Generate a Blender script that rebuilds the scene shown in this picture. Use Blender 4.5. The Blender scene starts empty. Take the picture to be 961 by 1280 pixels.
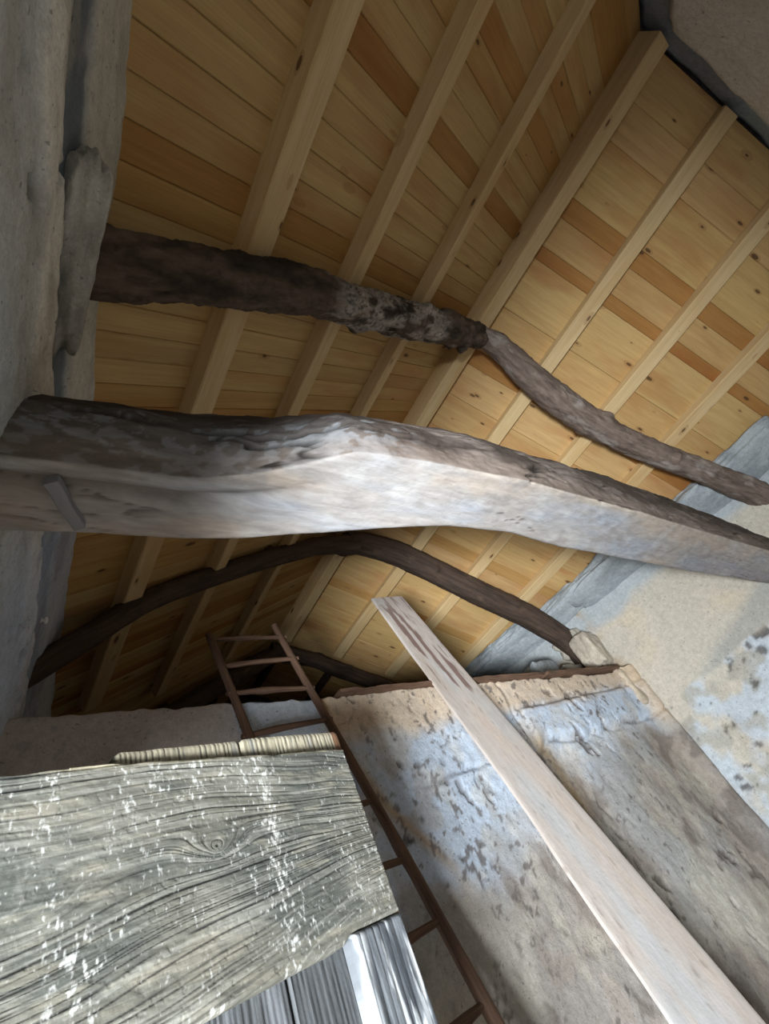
import bpy, bmesh, math, random
import numpy as np
from mathutils import Vector, Matrix

random.seed(7)
rng = np.random.default_rng(11)
C = bpy.context.scene.collection

# ------------------------------------------------------------------ camera
# room axes: X across the barn, Y along it (towards the far gable), Z up; origin at the lens,
# which is held in the doorway of the left wall about 1.55 m above the ground
CAM = ((0.7778715, 0.13490305, 0.61377284),
       (-0.48534998, 0.74938037, 0.45040478),
       (-0.39918833, -0.64825167, 0.64839682))
cd = bpy.data.cameras.new('camera')
cam = bpy.data.objects.new('camera', cd)
C.objects.link(cam)
m = Matrix.Identity(4)
for i in range(3):
    m[i][0] = CAM[i][0]; m[i][1] = -CAM[i][1]; m[i][2] = -CAM[i][2]
cam.matrix_world = m
cd.sensor_fit = 'VERTICAL'; cd.sensor_height = 36.0; cd.sensor_width = 27.0
cd.lens = 36.0 * 580 / 1280
cd.clip_start = 0.01; cd.clip_end = 200
bpy.context.scene.camera = cam

# ------------------------------------------------------------------ world, light, exposure
w = bpy.data.worlds.new('sky'); bpy.context.scene.world = w; w.use_nodes = True
bg = w.node_tree.nodes['Background']
bg.inputs[0].default_value = (0.62, 0.76, 1.0, 1); bg.inputs[1].default_value = 1.0

def area(name, loc, target, sx, sy, power, col):
    l = bpy.data.lights.new(name, 'AREA'); l.shape = 'RECTANGLE'; l.size = sx; l.size_y = sy
    l.energy = power; l.color = col
    o = bpy.data.objects.new(name, l); C.objects.link(o); o.location = loc
    o.rotation_euler = (Vector(target) - Vector(loc)).to_track_quat('-Z', 'Y').to_euler()
    return o
# daylight through the doorway in which the camera stands
area('doorway_daylight', (-2.3, -1.25, -1.25), (2.4, 1.8, 1.5), 1.2, 0.7, 800, (0.93, 0.97, 1.0))
# weak fill light added inside the closed front gable, behind the camera
area('rear_fill', (1.2, -1.5, -0.8), (2.4, 1.4, 0.5), 1.0, 1.3, 2.5, (0.92, 0.96, 1.0))
vs = bpy.context.scene.view_settings
vs.view_transform = 'Standard'; vs.look = 'None'; vs.gamma = 1; vs.use_curve_mapping = False
vs.exposure = 0.13

# ------------------------------------------------------------------ numpy noise
PERM = rng.random(65536)
def _h(ix, iy, iz):
    return PERM[((ix * 73856093) ^ (iy * 19349663) ^ (iz * 83492791)) & 65535]
def vn(p):
    p = np.asarray(p, float); i = np.floor(p).astype(np.int64); f = p - i; f = f * f * (3 - 2 * f)
    x, y, z = i[..., 0], i[..., 1], i[..., 2]; fx, fy, fz = f[..., 0], f[..., 1], f[..., 2]
    def l(a, b, t): return a + (b - a) * t
    return l(l(l(_h(x, y, z), _h(x+1, y, z), fx), l(_h(x, y+1, z), _h(x+1, y+1, z), fx), fy),
             l(l(_h(x, y, z+1), _h(x+1, y, z+1), fx), l(_h(x, y+1, z+1), _h(x+1, y+1, z+1), fx), fy), fz) * 2 - 1
def fbm(p, o=4):
    p = np.asarray(p, float); s = 0; a = 1; t = 0
    for k in range(o):
        s = s + a * vn(p * (2 ** k) + 17.3 * k); t += a; a *= .5
    return s / t
def sstep(a, b, x):
    t = np.clip((x - a) / (b - a), 0, 1); return t * t * (3 - 2 * t)
def mixc(c, col, k):
    return c + (np.array(col) - c) * np.clip(k, 0, 1)[..., None]

# ------------------------------------------------------------------ object helpers
def link(o, parent=None):
    C.objects.link(o)
    if parent is not None: o.parent = parent
    return o
def tag(o, label=None, cat=None, group=None, kind=None):
    if label: o['label'] = label
    if cat: o['category'] = cat
    if group: o['group'] = group
    if kind: o['kind'] = kind
    return o
def empty(name, loc=(0, 0, 0)):
    o = bpy.data.objects.new(name, None); o.location = loc; o.empty_display_size = .1
    return link(o)
def mesh_obj(name, verts, faces, mats, parent=None, smooth=True, col=None, gr=None, mi=None):
    me = bpy.data.meshes.new(name)
    verts = np.asarray(verts, float); faces = np.asarray(faces)
    if isinstance(mats, (list, tuple)):
        for q in mats: me.materials.append(q)
    else: me.materials.append(mats)
    if faces.dtype != object and faces.ndim == 2:
        n, k = faces.shape
        me.vertices.add(len(verts)); me.vertices.foreach_set('co', verts.ravel())
        me.loops.add(n * k); me.loops.foreach_set('vertex_index', faces.ravel().astype(np.int32))
        me.polygons.add(n); me.polygons.foreach_set('loop_start', np.arange(0, n * k, k, dtype=np.int32))
        try: me.polygons.foreach_set('loop_total', np.full(n, k, dtype=np.int32))
        except Exception: pass
    else:
        me.from_pydata([tuple(v) for v in verts], [], [list(f) for f in faces])
    if smooth: me.polygons.foreach_set('use_smooth', np.ones(len(me.polygons), bool))
    if mi is not None: me.polygons.foreach_set('material_index', np.asarray(mi, np.int32))
    if col is not None:
        a = me.color_attributes.new('tint', 'FLOAT_COLOR', 'POINT')
        a.data.foreach_set('color', np.concatenate([col, np.ones((len(col), 1))], 1).ravel().astype(np.float32))
    if gr is not None:
        a = me.attributes.new('grain', 'FLOAT_VECTOR', 'POINT')
        a.data.foreach_set('vector', np.asarray(gr, np.float32).ravel())
    me.update(calc_edges=True); me.validate()
    return link(bpy.data.objects.new(name, me), parent)
def grid_faces(nu, nv, closed=False):
    i = np.arange(nu - 1)[:, None]
    j = np.arange(nv if closed else nv - 1)[None, :]
    a = i * nv + j; b = (i + 1) * nv + j; c = (i + 1) * nv + (j + 1) % nv; d = i * nv + (j + 1) % nv
    return np.stack([a, b, c, d], -1).reshape(-1, 4)
def bevel_box(name, sx, sy, sz, mat, bev=.004, parent=None, seg=1):
    bm = bmesh.new(); bmesh.ops.create_cube(bm, size=1)
    for v in bm.verts: v.co = Vector((v.co.x * sx, v.co.y * sy, v.co.z * sz))
    if bev: bmesh.ops.bevel(bm, geom=bm.edges[:], offset=bev, segments=seg, affect='EDGES', profile=.6)
    me = bpy.data.meshes.new(name); bm.to_mesh(me); bm.free(); me.materials.append(mat)
    return link(bpy.data.objects.new(name, me), parent)

# ------------------------------------------------------------------ materials
def new_mat(name, rough=.85):
    mt = bpy.data.materials.new(name); mt.use_nodes = True
    nt = mt.node_tree; b = nt.nodes['Principled BSDF']; b.inputs['Roughness'].default_value = rough
    b.inputs['Specular IOR Level'].default_value = .25
    return mt, nt, b
class N:
    def __init__(s, nt): s.nt = nt
    def new(s, t, **k):
        n = s.nt.nodes.new(t)
        for a, v in k.items(): setattr(n, a, v)
        return n
    def lk(s, a, b): s.nt.links.new(a, b)
    def math(s, op, a, b=None, clamp=False):
        n = s.new('ShaderNodeMath', operation=op); n.use_clamp = clamp
        for i, v in enumerate((a, b)):
            if v is None: continue
            if isinstance(v, (int, float)): n.inputs[i].default_value = v
            else: s.lk(v, n.inputs[i])
        return n.outputs[0]
    def noise(s, vec, scale, detail=4, rough=.55, dist=0):
        n = s.new('ShaderNodeTexNoise'); n.inputs['Scale'].default_value = scale
        n.inputs['Detail'].default_value = detail; n.inputs['Roughness'].default_value = rough
        n.inputs['Distortion'].default_value = dist; s.lk(vec, n.inputs['Vector']); return n.outputs['Fac']
    def mapping(s, vec, sc, loc=(0, 0, 0)):
        n = s.new('ShaderNodeMapping'); n.inputs['Scale'].default_value = sc; n.inputs['Location'].default_value = loc
        s.lk(vec, n.inputs['Vector']); return n.outputs[0]
    def ramp(s, fac, stops):
        n = s.new('ShaderNodeValToRGB'); e = n.color_ramp.elements
        while len(e) < len(stops): e.new(.5)
        for q, (p, c) in zip(e, stops): q.position = p; q.color = (*c, 1) if len(c) == 3 else c
        s.lk(fac, n.inputs[0]); return n.outputs[0]
    def mix(s, fac, a, b, mode='MIX'):
        n = s.new('ShaderNodeMix', data_type='RGBA', blend_type=mode)
        if isinstance(fac, (int, float)): n.inputs[0].default_value = fac
        else: s.lk(fac, n.inputs[0])
        for i, v in ((6, a), (7, b)):
            if isinstance(v, tuple): n.inputs[i].default_value = (*v, 1)
            else: s.lk(v, n.inputs[i])
        return n.outputs[2]
    def bump(s, h, strength, dist, bsdf, prev=None):
        n = s.new('ShaderNodeBump'); n.inputs['Strength'].default_value = strength; n.inputs['Distance'].default_value = dist
        s.lk(h, n.inputs['Height'])
        if prev is not None: s.lk(prev, n.inputs['Normal'])
        s.lk(n.outputs[0], bsdf.inputs['Normal']); return n.outputs[0]

def pine(name, c1, c2, red, knots=.05, varamt=1.0):
    """new sawn softwood; the grain runs along the object's X"""
    mt, nt, b = new_mat(name, .7); n = N(nt)
    tc = n.new('ShaderNodeTexCoord'); oi = n.new('ShaderNodeObjectInfo')
    off = n.new('ShaderNodeVectorMath', operation='SCALE'); off.inputs[0].default_value = (37, 91, 53)
    n.lk(oi.outputs['Random'], off.inputs['Scale'])
    ad = n.new('ShaderNodeVectorMath', operation='ADD'); n.lk(tc.outputs['Object'], ad.inputs[0]); n.lk(off.outputs[0], ad.inputs[1])
    v = ad.outputs[0]
    g = n.noise(n.mapping(v, (1.2, 22, 22)), 1, 5, .6, .6)
    fine = n.noise(n.mapping(v, (5, 160, 160)), 1, 3, .5)
    big = n.noise(n.mapping(v, (1.1, 4, 4)), 1, 3)
    base = n.ramp(g, [(.3, c1), (.7, c2)])
    base = n.mix(n.ramp(big, [(.5, (0, 0, 0)), (.72, (1, 1, 1))]), base, red)
    base = n.mix(1.0, base, oi.outputs['Color'], 'MULTIPLY')
    base = n.mix(.22, base, n.ramp(fine, [(.35, (.6, .5, .4)), (.6, (1, 1, 1))]), 'MULTIPLY')
    vo = n.new('ShaderNodeTexVoronoi'); vo.inputs['Scale'].default_value = 1; n.lk(n.mapping(v, (4.2, 11, 11)), vo.inputs['Vector'])
    sep = n.new('ShaderNodeSeparateColor'); n.lk(vo.outputs['Color'], sep.inputs[0])
    size = n.math('MULTIPLY', n.math('SUBTRACT', sep.outputs[0], .35), .24)
    k = n.math('LESS_THAN', n.math('SUBTRACT', vo.outputs['Distance'], size), 0.0)
    ring = n.math('LESS_THAN', n.math('SUBTRACT', vo.outputs['Distance'], n.math('MULTIPLY', size, 1.7)), 0.0)
    base = n.mix(n.math('MULTIPLY', ring, .35), base, (.30, .14, .05))
    base = n.mix(n.math('MULTIPLY', k, .8), base, (.07, .03, .015))
    n.lk(base, b.inputs['Base Color'])
    n.bump(fine, .15, .002, b)
    return mt
M_board = pine('pine_board', (.50, .33, .14), (.62, .435, .195), (.47, .255, .10))
M_purlin = pine('pine_purlin', (.60, .43, .22), (.70, .54, .30), (.58, .38, .17), varamt=.35)

def tinted(name, rough=.9, bumps=((30, .5, .01),), speck=0.0, rel=(.82, 1.15)):
    """colour from the vertex pigment 'tint', broken up by fine procedural grain"""
    mt, nt, b = new_mat(name, rough); n = N(nt)
    tc = n.new('ShaderNodeTexCoord'); at = n.new('ShaderNodeAttribute'); at.attribute_name = 'tint'
    v = tc.outputs['Object']
    f = n.noise(v, 28, 6, .65); f2 = n.noise(v, 120, 4, .6)
    c = n.mix(.9, at.outputs['Color'], n.ramp(f, [(.3, (rel[0],) * 3), (.7, (rel[1],) * 3)]), 'MULTIPLY')
    c = n.mix(.5, c, n.ramp(f2, [(.35, (.75, .74, .72)), (.6, (1.05, 1.05, 1.05))]), 'MULTIPLY')
    if speck:
        sp = n.noise(v, 55, 3, .5)
        c = n.mix(n.math('MULTIPLY', n.ramp(sp, [(.66, (0, 0, 0)), (.70, (1, 1, 1))]), speck), c, (.10, .09, .08))
    n.lk(c, b.inputs['Base Color'])
    prev = None
    for sc, st, di in bumps: prev = n.bump(n.noise(v, sc, 6, .65), st, di, b, prev)
    return mt
M_plaster = tinted('old_limewashed_plaster', .92, ((14, .35, .03), (60, .4, .008)), .55)
M_fillet = tinted('lime_mortar', .92, ((18, .5, .03), (70, .5, .008)), .4)

def grainwood(name, c_lo, c_hi, c_alt=None, alt=(.6, .75), freq=(3, 40, 40), rough=.85, bd=.006, usetint=False, bs=.6):
    """old wood; 'grain' attribute holds (length along the piece, across, across)"""
    mt, nt, b = new_mat(name, rough); n = N(nt)
    at = n.new('ShaderNodeAttribute'); at.attribute_name = 'grain'; v = at.outputs['Vector']
    g = n.noise(n.mapping(v, freq), 1, 6, .65, .4)
    big = n.noise(n.mapping(v, (4, 9, 9)), 1, 4, .6)
    if usetint:
        ti = n.new('ShaderNodeAttribute'); ti.attribute_name = 'tint'
        c = n.mix(.95, ti.outputs['Color'], n.ramp(g, [(.28, c_lo), (.68, c_hi)]), 'MULTIPLY')
    else:
        c = n.ramp(g, [(.28, c_lo), (.7, c_hi)])
    if c_alt: c = n.mix(n.ramp(big, [(alt[0], (0, 0, 0)), (alt[1], (1, 1, 1))]), c, c_alt)
    n.lk(c, b.inputs['Base Color'])
    p = n.bump(g, bs, bd, b)
    n.bump(n.noise(v, 60, 5, .6), .35, .004, b, p)
    return mt
M_bark = grainwood('old_bark_timber', (.04, .028, .02), (.17, .125, .095), (.30, .27, .23), (.55, .72), (12, 26, 26), .9, .02)
M_bark2 = grainwood('grey_bark_timber', (.07, .05, .04), (.27, .21, .175), (.42, .38, .35), (.55, .75), (5, 26, 26), .9, .014)
M_dark = grainwood('dark_timber', (.030, .021, .017), (.10, .068, .05), (.15, .10, .07), (.6, .8), (3, 30, 30), .8, .008)
M_tie = grainwood('tie_beam_timber', (.56, .55, .54), (.90, .90, .90), None, freq=(9, 42, 42), rough=.85, bd=.004, usetint=True, bs=.5)
M_rail = grainwood('ladder_wood', (.06, .034, .022), (.20, .12, .08), None, freq=(4, 60, 60), rough=.75, bd=.003)
M_plank = grainwood('limewashed_plank', (.80, .78, .76), (1.06, 1.06, 1.06), None, freq=(2.2, 40, 40), rough=.85, bd=.002, usetint=True, bs=.3)
M_weather = grainwood('weathered_door_wood', (.34, .34, .33), (.80, .80, .785), None, freq=(4, 150, 150), rough=.8, bd=.0015, usetint=True, bs=.5)
def plain(name, c, rough=.9, metal=0, bumpsc=30, noise=.3):
    mt, nt, b = new_mat(name, rough); n = N(nt); tc = n.new('ShaderNodeTexCoord')
    f = n.noise(tc.outputs['Object'], bumpsc, 5, .6)
    lo = tuple(x * (1 - noise) for x in c); hi = tuple(min(1, x * (1 + noise)) for x in c)
    n.lk(n.ramp(f, [(.3, lo), (.7, hi)]), b.inputs['Base Color']); b.inputs['Metallic'].default_value = metal
    n.bump(f, .4, .01, b); return mt
M_earth = plain('earth_floor', (.34, .26, .18), .95, 0, 6)
M_roof = plain('roof_underlay', (.10, .07, .05))
M_metal = plain('bright_metal', (.8, .8, .78), .35, .8, 20, .1)
M_white = plain('glint_white', (.85, .85, .82), .4, 0, 20, .05)

# ------------------------------------------------------------------ roof geometry (boards rest on the purlins)
RX = 2.53
def roof(x): return min(1.71 + .51 * x, 4.29 - .51 * x)
ANG = math.atan(.51)
Y0, Y1 = -1.66, 5.30
# the roof covering above the boards
def ceiling_mesh():
    o = .115; th = .08
    xs = [(-.75, 1.71 + .51 * -.75), (RX, 3.0), (5.75, 4.29 - .51 * 5.75)]
    v = []
    for y in (Y0 - .1, Y1 + .1):
        for x, z in xs: v.append((x, y, z + o))
        for x, z in xs: v.append((x, y, z + o + th))
    f = [(0, 1, 7, 6), (1, 2, 8, 7), (3, 9, 10, 4), (4, 10, 11, 5), (0, 3, 4, 1), (1, 4, 5, 2), (6, 7, 10, 9), (7, 8, 11, 10), (0, 6, 9, 3), (2, 5, 11, 8)]
    return mesh_obj('ceiling', v, np.array(f), M_roof, smooth=False)
ceiling = tag(ceiling_mesh(), kind='structure')
board_mesh = {}
def board(side, y, wd, tone=None):
    """a softwood board nailed up the slope; local X runs up the slope"""
    L = 3.45 if side == 'L' else 3.6
    key = (side, round(wd, 3))
    if key not in board_mesh:
        h = wd / 2 - .0006; t = .022; c = .0035
        prof = [(-h, t), (-h, c), (-h + c, 0), (h - c, 0), (h, c), (h, t)]
        v = [(sx * L / 2, a, b) for sx in (-1, 1) for a, b in prof]
        f = [(i, (i + 1) % 6, 6 + (i + 1) % 6, 6 + i) for i in range(6)] + [tuple(range(5, -1, -1)), tuple(range(6, 12))]
        me = bpy.data.meshes.new('board'); me.from_pydata(v, [], f); me.materials.append(M_board); me.update()
        board_mesh[key] = me
    o = bpy.data.objects.new('board', board_mesh[key]); link(o, ceiling)
    s = 1 if side == 'L' else -1
    # underside 7 cm above the plane of the purlin undersides
    cx = RX - s * (L / 2) * math.cos(ANG); cz = 3.0 - (L / 2) * math.sin(ANG)
    o.location = (cx, y, cz + .072 + random.uniform(-.0018, .0018))
    o.rotation_euler = (0, -ANG if side == 'L' else ANG, 0)
    o.color = (*tone, 1)
    return o
y = Y0
while y < Y1:
    wd = .104; q = random.random(); k = random.uniform(.93, 1.05)
    tone = (.78 * k, .62 * k, .44 * k) if q < .14 else (.92 * k, .84 * k, .70 * k) if q < .4 else (k, k, k * .97)
    board('L', y + wd / 2, wd, tone); y += wd
y = Y0; k = 0
seq = [.26, .22, .36, .13, .20, .09, .38, .36, .13, .28, .30, .26, .13, .30, .28, .12, .30, .28, .30, .12, .28, .30, .28, .28, .26, .13, .28, .30, .3, .3]
while y < Y1 and k < len(seq):
    q = random.uniform(.94, 1.05); board('R', y + seq[k] / 2, seq[k], ((.70 * q, .52 * q, .36 * q) if y < .6 else (.86 * q, .74 * q, .60 * q)) if seq[k] < .14 else (q, q * random.uniform(.94, 1.0), q * random.uniform(.9, 1.0))); y += seq[k]; k += 1

# purlins: squared new softwood running the length of the barn
def purlin(xc, y0, y1, wd, ht, label, mat=M_purlin, drop=0.0, tilt=None, name='purlin'):
    L = y1 - y0; n = 24
    s = -1 if xc < RX - .05 else (1 if xc > RX + .12 else 0)
    a = (-ANG if s < 0 else ANG if s > 0 else 0) if tilt is None else tilt
    ca, sa = math.cos(a), math.sin(a); c = .006
    prof = [(-wd/2 + c, 0), (wd/2 - c, 0), (wd/2, c), (wd/2, ht - c), (wd/2 - c, ht), (-wd/2 + c, ht), (-wd/2, ht - c), (-wd/2, c)]
    V = []
    ph = random.uniform(0, 9)
    for i in range(n + 1):
        u = -L / 2 + L * i / n; dx = .006 * math.sin(u * 1.3 + ph); dz = .004 * math.sin(u * 2.1 + ph)
        for p, q in prof:
            # local X = along, local Y = -world X, local Z up
            X = p * ca + q * sa; Z = -p * sa + q * ca
            V.append((u, -(X + dx), Z + dz))
    F = [tuple(i * 8 + q for q in (j, (j + 1) % 8)) + ((i + 1) * 8 + (j + 1) % 8, (i + 1) * 8 + j) for i in range(n) for j in range(8)]
    F = F + [tuple(range(7, -1, -1)), tuple(n * 8 + j for j in range(8))]
    me = bpy.data.meshes.new(name); me.from_pydata(V, [], F); me.materials.append(mat); me.update()
    o = link(bpy.data.objects.new(name, me))
    o.location = (xc, (y0 + y1) / 2, roof(xc) - .022 - drop); o.rotation_euler = (0, 0, math.pi / 2)
    return tag(o, label, 'beam')
PG = 'new pine roof bars under the boards'
for xc, y1, wd, ht, lab in [
    (.585, 3.42, .115, .115, 'pale squared pine roof bar nearest the left wall, widest looking and knotty'),
    (1.135, 3.80, .090, .115, 'pale squared pine roof bar, second from the left wall'),
    (1.785, 3.84, .085, .115, 'pale squared pine roof bar just left of the ridge beam'),
    (3.162, 4.02, .115, .085, 'pale squared pine roof bar just right of the deep ridge beam'),
    (3.784, 4.02, .115, .085, 'pale squared pine roof bar, middle one of three on the right roof slope'),
    (4.386, 3.95, .115, .085, 'pale squared pine roof bar nearest the right wall')]:
    tag(purlin(xc, Y0 + .02, y1, wd, ht, lab), group=PG)
purlin(RX + .02, Y0 + .02, 4.0, .12, .22, 'deep pine ridge beam where the two roof slopes meet', drop=.08)
for xc, lb in ((1.30, 'leftmost'), (1.95, 'second from left'), (2.60, 'third from left'), (3.2, 'rightmost')):
    tag(purlin(xc, 4.22, Y1 - .05, .07, .08, 'short roof bar coloured dark as in shade behind the far crooked rafters, ' + lb + ' of four', M_dark, name='shade_toned_purlin'), group='dark roof bars at the far end')  # dark material stands for the bars lying unlit at the far end

# ------------------------------------------------------------------ crooked timbers
def catmull(P, n):
    P = np.asarray(P, float); k = len(P); t = np.linspace(0, k - 1 - 1e-9, n); i = t.astype(int); f = (t - i)[:, None]
    g = lambda j: P[np.clip(j, 0, k - 1)]
    a, b, c, d = g(i - 1), g(i), g(i + 1), g(i + 2)
    return .5 * (2 * b + (c - a) * f + (2 * a - 5 * b + 4 * c - d) * f ** 2 + (3 * b - a - 3 * c + d) * f ** 3)
def log(name, pts, mat, parent=None, nl=240, nr=40, rough=.12, crack=.06, sq=.12, seed=0, knobs=0, wob=0.0, tint=None):
    """a tree trunk swept along pts (x, y, z, radius): bark relief and drying cracks are geometry"""
    Q = catmull(pts, nl); c = Q[:, :3]; r = Q[:, 3]
    T = np.gradient(c, axis=0); T /= np.linalg.norm(T, axis=1)[:, None]
    up = np.array([0, 0, 1.0]); S = np.cross(T, up); bad = np.linalg.norm(S, axis=1) < .1
    S[bad] = (1, 0, 0); S /= np.linalg.norm(S, axis=1)[:, None]; U = np.cross(S, T)
    s = np.concatenate([[0], np.cumsum(np.linalg.norm(np.diff(c, axis=0), axis=1))])
    th = np.linspace(0, 2 * math.pi, nr, endpoint=False)
    SS, TH = np.meshgrid(s, th, indexing='ij'); R = r[:, None] * np.ones_like(TH)
    ct, st = np.cos(TH), np.sin(TH)
    p = np.stack([SS * 5, ct * 1.6 + seed * 7.1, st * 1.6 + seed], -1)
    d = fbm(p, 4) * rough + fbm(np.stack([SS * 22, ct * 5 + seed * 3, st * 5], -1), 4) * rough * .55
    g = fbm(np.stack([SS * 2.2, ct * 4 + seed, st * 4 + 3], -1), 3)
    d -= crack * np.exp(-(g / .035) ** 2)
    d += sq * (np.abs(ct) ** 4 + np.abs(st) ** 4 - .75)
    d += wob * vn(np.stack([SS * 2.5, 0 * SS + seed, 0 * SS], -1))
    rn = np.random.default_rng(seed + 3)
    for _ in range(knobs):
        s0 = rn.uniform(.1, s[-1] - .1); t0 = rn.uniform(0, 6.28); sz = rn.uniform(.03, .06)
        dt = np.minimum(abs(TH - t0), 2 * math.pi - abs(TH - t0)) * R
        d += rn.uniform(.15, .4) * np.exp(-((SS - s0) ** 2 + dt ** 2) / sz ** 2)
    Rr = R * (1 + d)
    V = c[:, None, :] + S[:, None, :] * (Rr * ct)[..., None] + U[:, None, :] * (Rr * st)[..., None]
    gr = np.stack([SS + seed * 3, R * ct, R * st], -1).reshape(-1, 3)
    V = V.reshape(-1, 3); F = grid_faces(nl, nr, True)
    e0 = len(V); V = np.concatenate([V, c[:1], c[-1:]]); gr = np.concatenate([gr, gr[:1], gr[-1:]])
    j = np.arange(nr); j2 = (j + 1) % nr
    colr = None
    if tint is not None:
        colr = tint(SS, TH, c[:, None, 0] + 0 * TH).reshape(-1, 3); colr = np.concatenate([colr, colr[:2]])
    caps = np.concatenate([np.stack([j2, j, np.full(nr, e0), np.full(nr, e0)], 1), np.stack([(nl-1)*nr + j, (nl-1)*nr + j2, np.full(nr, e0+1), np.full(nr, e0+1)], 1)])
    Fl = [tuple(f) for f in F.tolist()] + [(a, b, c_) for a, b, c_, _ in caps.tolist()]
    return mesh_obj(name, V, np.array(Fl, dtype=object), mat, parent, True, colr, gr)

M_bark_worn = grainwood('worm_eaten_bark_timber', (.35, .35, .35), (1.35, 1.3, 1.25), None, freq=(14, 26, 26), rough=.9, bd=.02, usetint=True)
def worn(S, T, X):
    q = np.stack([S * 6, np.cos(T) * 1.2, np.sin(T) * 1.2], -1); c = np.ones(S.shape + (3,)) * np.array([.125, .095, .072])
    c = mixc(c, (.045, .035, .028), sstep(-.05, .3, fbm(q * .7 + 5, 3)))
    k = sstep(.85, 1.0, X) * sstep(1.95, 1.8, X)
    c = mixc(c, (.40, .37, .33), k * sstep(-.25, .1, fbm(q * 1.5 + 9, 4)) * sstep(.55, .2, np.sin(T)))
    g = np.exp(-(fbm(np.stack([S * 22, np.cos(T) * 5, np.sin(T) * 5 + 3], -1), 3) / .05) ** 2)
    return mixc(c, (.03, .022, .018), g * k * .9)
t1l = log('crooked_rafter', [(-.12, .455, 1.52, .092), (.084, .452, 1.613, .094), (.241, .428, 1.693, .088), (.509, .383, 1.83, .089), (.888, .334, 2.023, .09), (1.162, .329, 2.162, .094), (1.668, .30, 2.421, .104), (2.2, .255, 2.69, .098), (2.52, .236, 2.83, .085)],
    M_bark_worn, nl=520, nr=64, rough=.24, crack=.12, seed=1, knobs=9, tint=worn)
tag(t1l, 'thick dark crooked rafter with peeling bark running from the left wall up to the ridge', 'beam')
t1r = log('crooked_rafter', [(2.42, .232, 2.84, .062), (2.659, .229, 2.774, .080), (2.97, .284, 2.615, .108), (3.294, .332, 2.45, .118), (3.761, .34, 2.212, .108), (4.207, .288, 1.985, .103), (4.655, .211, 1.756, .10), (5.25, .12, 1.44, .12)],
    M_bark2, nl=360, nr=48, rough=.14, crack=.08, seed=2, knobs=7)
tag(t1r, 'grey crooked rafter bending down from the ridge to the right wall', 'beam')
t2l = log('crooked_rafter', [(-.02, 2.35, 1.45, .066), (.18, 2.35, 1.62, .066), (.41, 2.35, 1.811, .066), (.657, 2.35, 2.02, .067), (1.019, 2.35, 2.22, .07), (1.548, 2.35, 2.47, .075), (2.126, 2.35, 2.70, .082), (2.52, 2.35, 2.77, .10)],
    M_dark, nl=220, nr=32, rough=.12, crack=.06, seed=3, knobs=3)
tag(t2l, 'thin dark crooked rafter above the left part of the far wall', 'beam')
t2r = log('crooked_rafter', [(2.42, 2.35, 2.78, .10), (2.62, 2.35, 2.79, .118), (3.05, 2.35, 2.68, .128), (3.548, 2.35, 2.40, .13), (3.888, 2.35, 2.20, .132), (4.35, 2.35, 1.95, .132), (4.751, 2.35, 1.62, .122), (4.856, 2.35, 1.389, .11), (4.93, 2.35, 1.08, .10)],
    M_dark, nl=260, nr=36, rough=.07, crack=.05, seed=4, knobs=2)
tag(t2r, 'dark brown curved rafter arching from ridge to right end of the far wall', 'beam')
f1 = log('crooked_rafter', [(2.40, 4.12, 2.86, .10), (2.9, 4.12, 2.71, .085), (3.3, 4.12, 2.50, .09), (4.0, 4.12, 2.17, .085), (4.9, 4.12, 1.70, .09)], M_dark, nl=160, nr=28, rough=.15, crack=.08, seed=5, knobs=4)
tag(f1, 'dark rough rafter at the far end under the cut right-hand bar ends', 'beam')
f2 = log('crooked_rafter', [(.15, 4.02, 1.62, .08), (.9, 4.02, 2.02, .085), (1.6, 4.04, 2.38, .085), (2.2, 4.1, 2.70, .085), (2.55, 4.12, 2.86, .09)], M_dark, nl=160, nr=28, rough=.15, crack=.08, seed=6, knobs=4)
tag(f2, 'dark rough rafter at the far end under the cut left-hand bar ends', 'beam')

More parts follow.
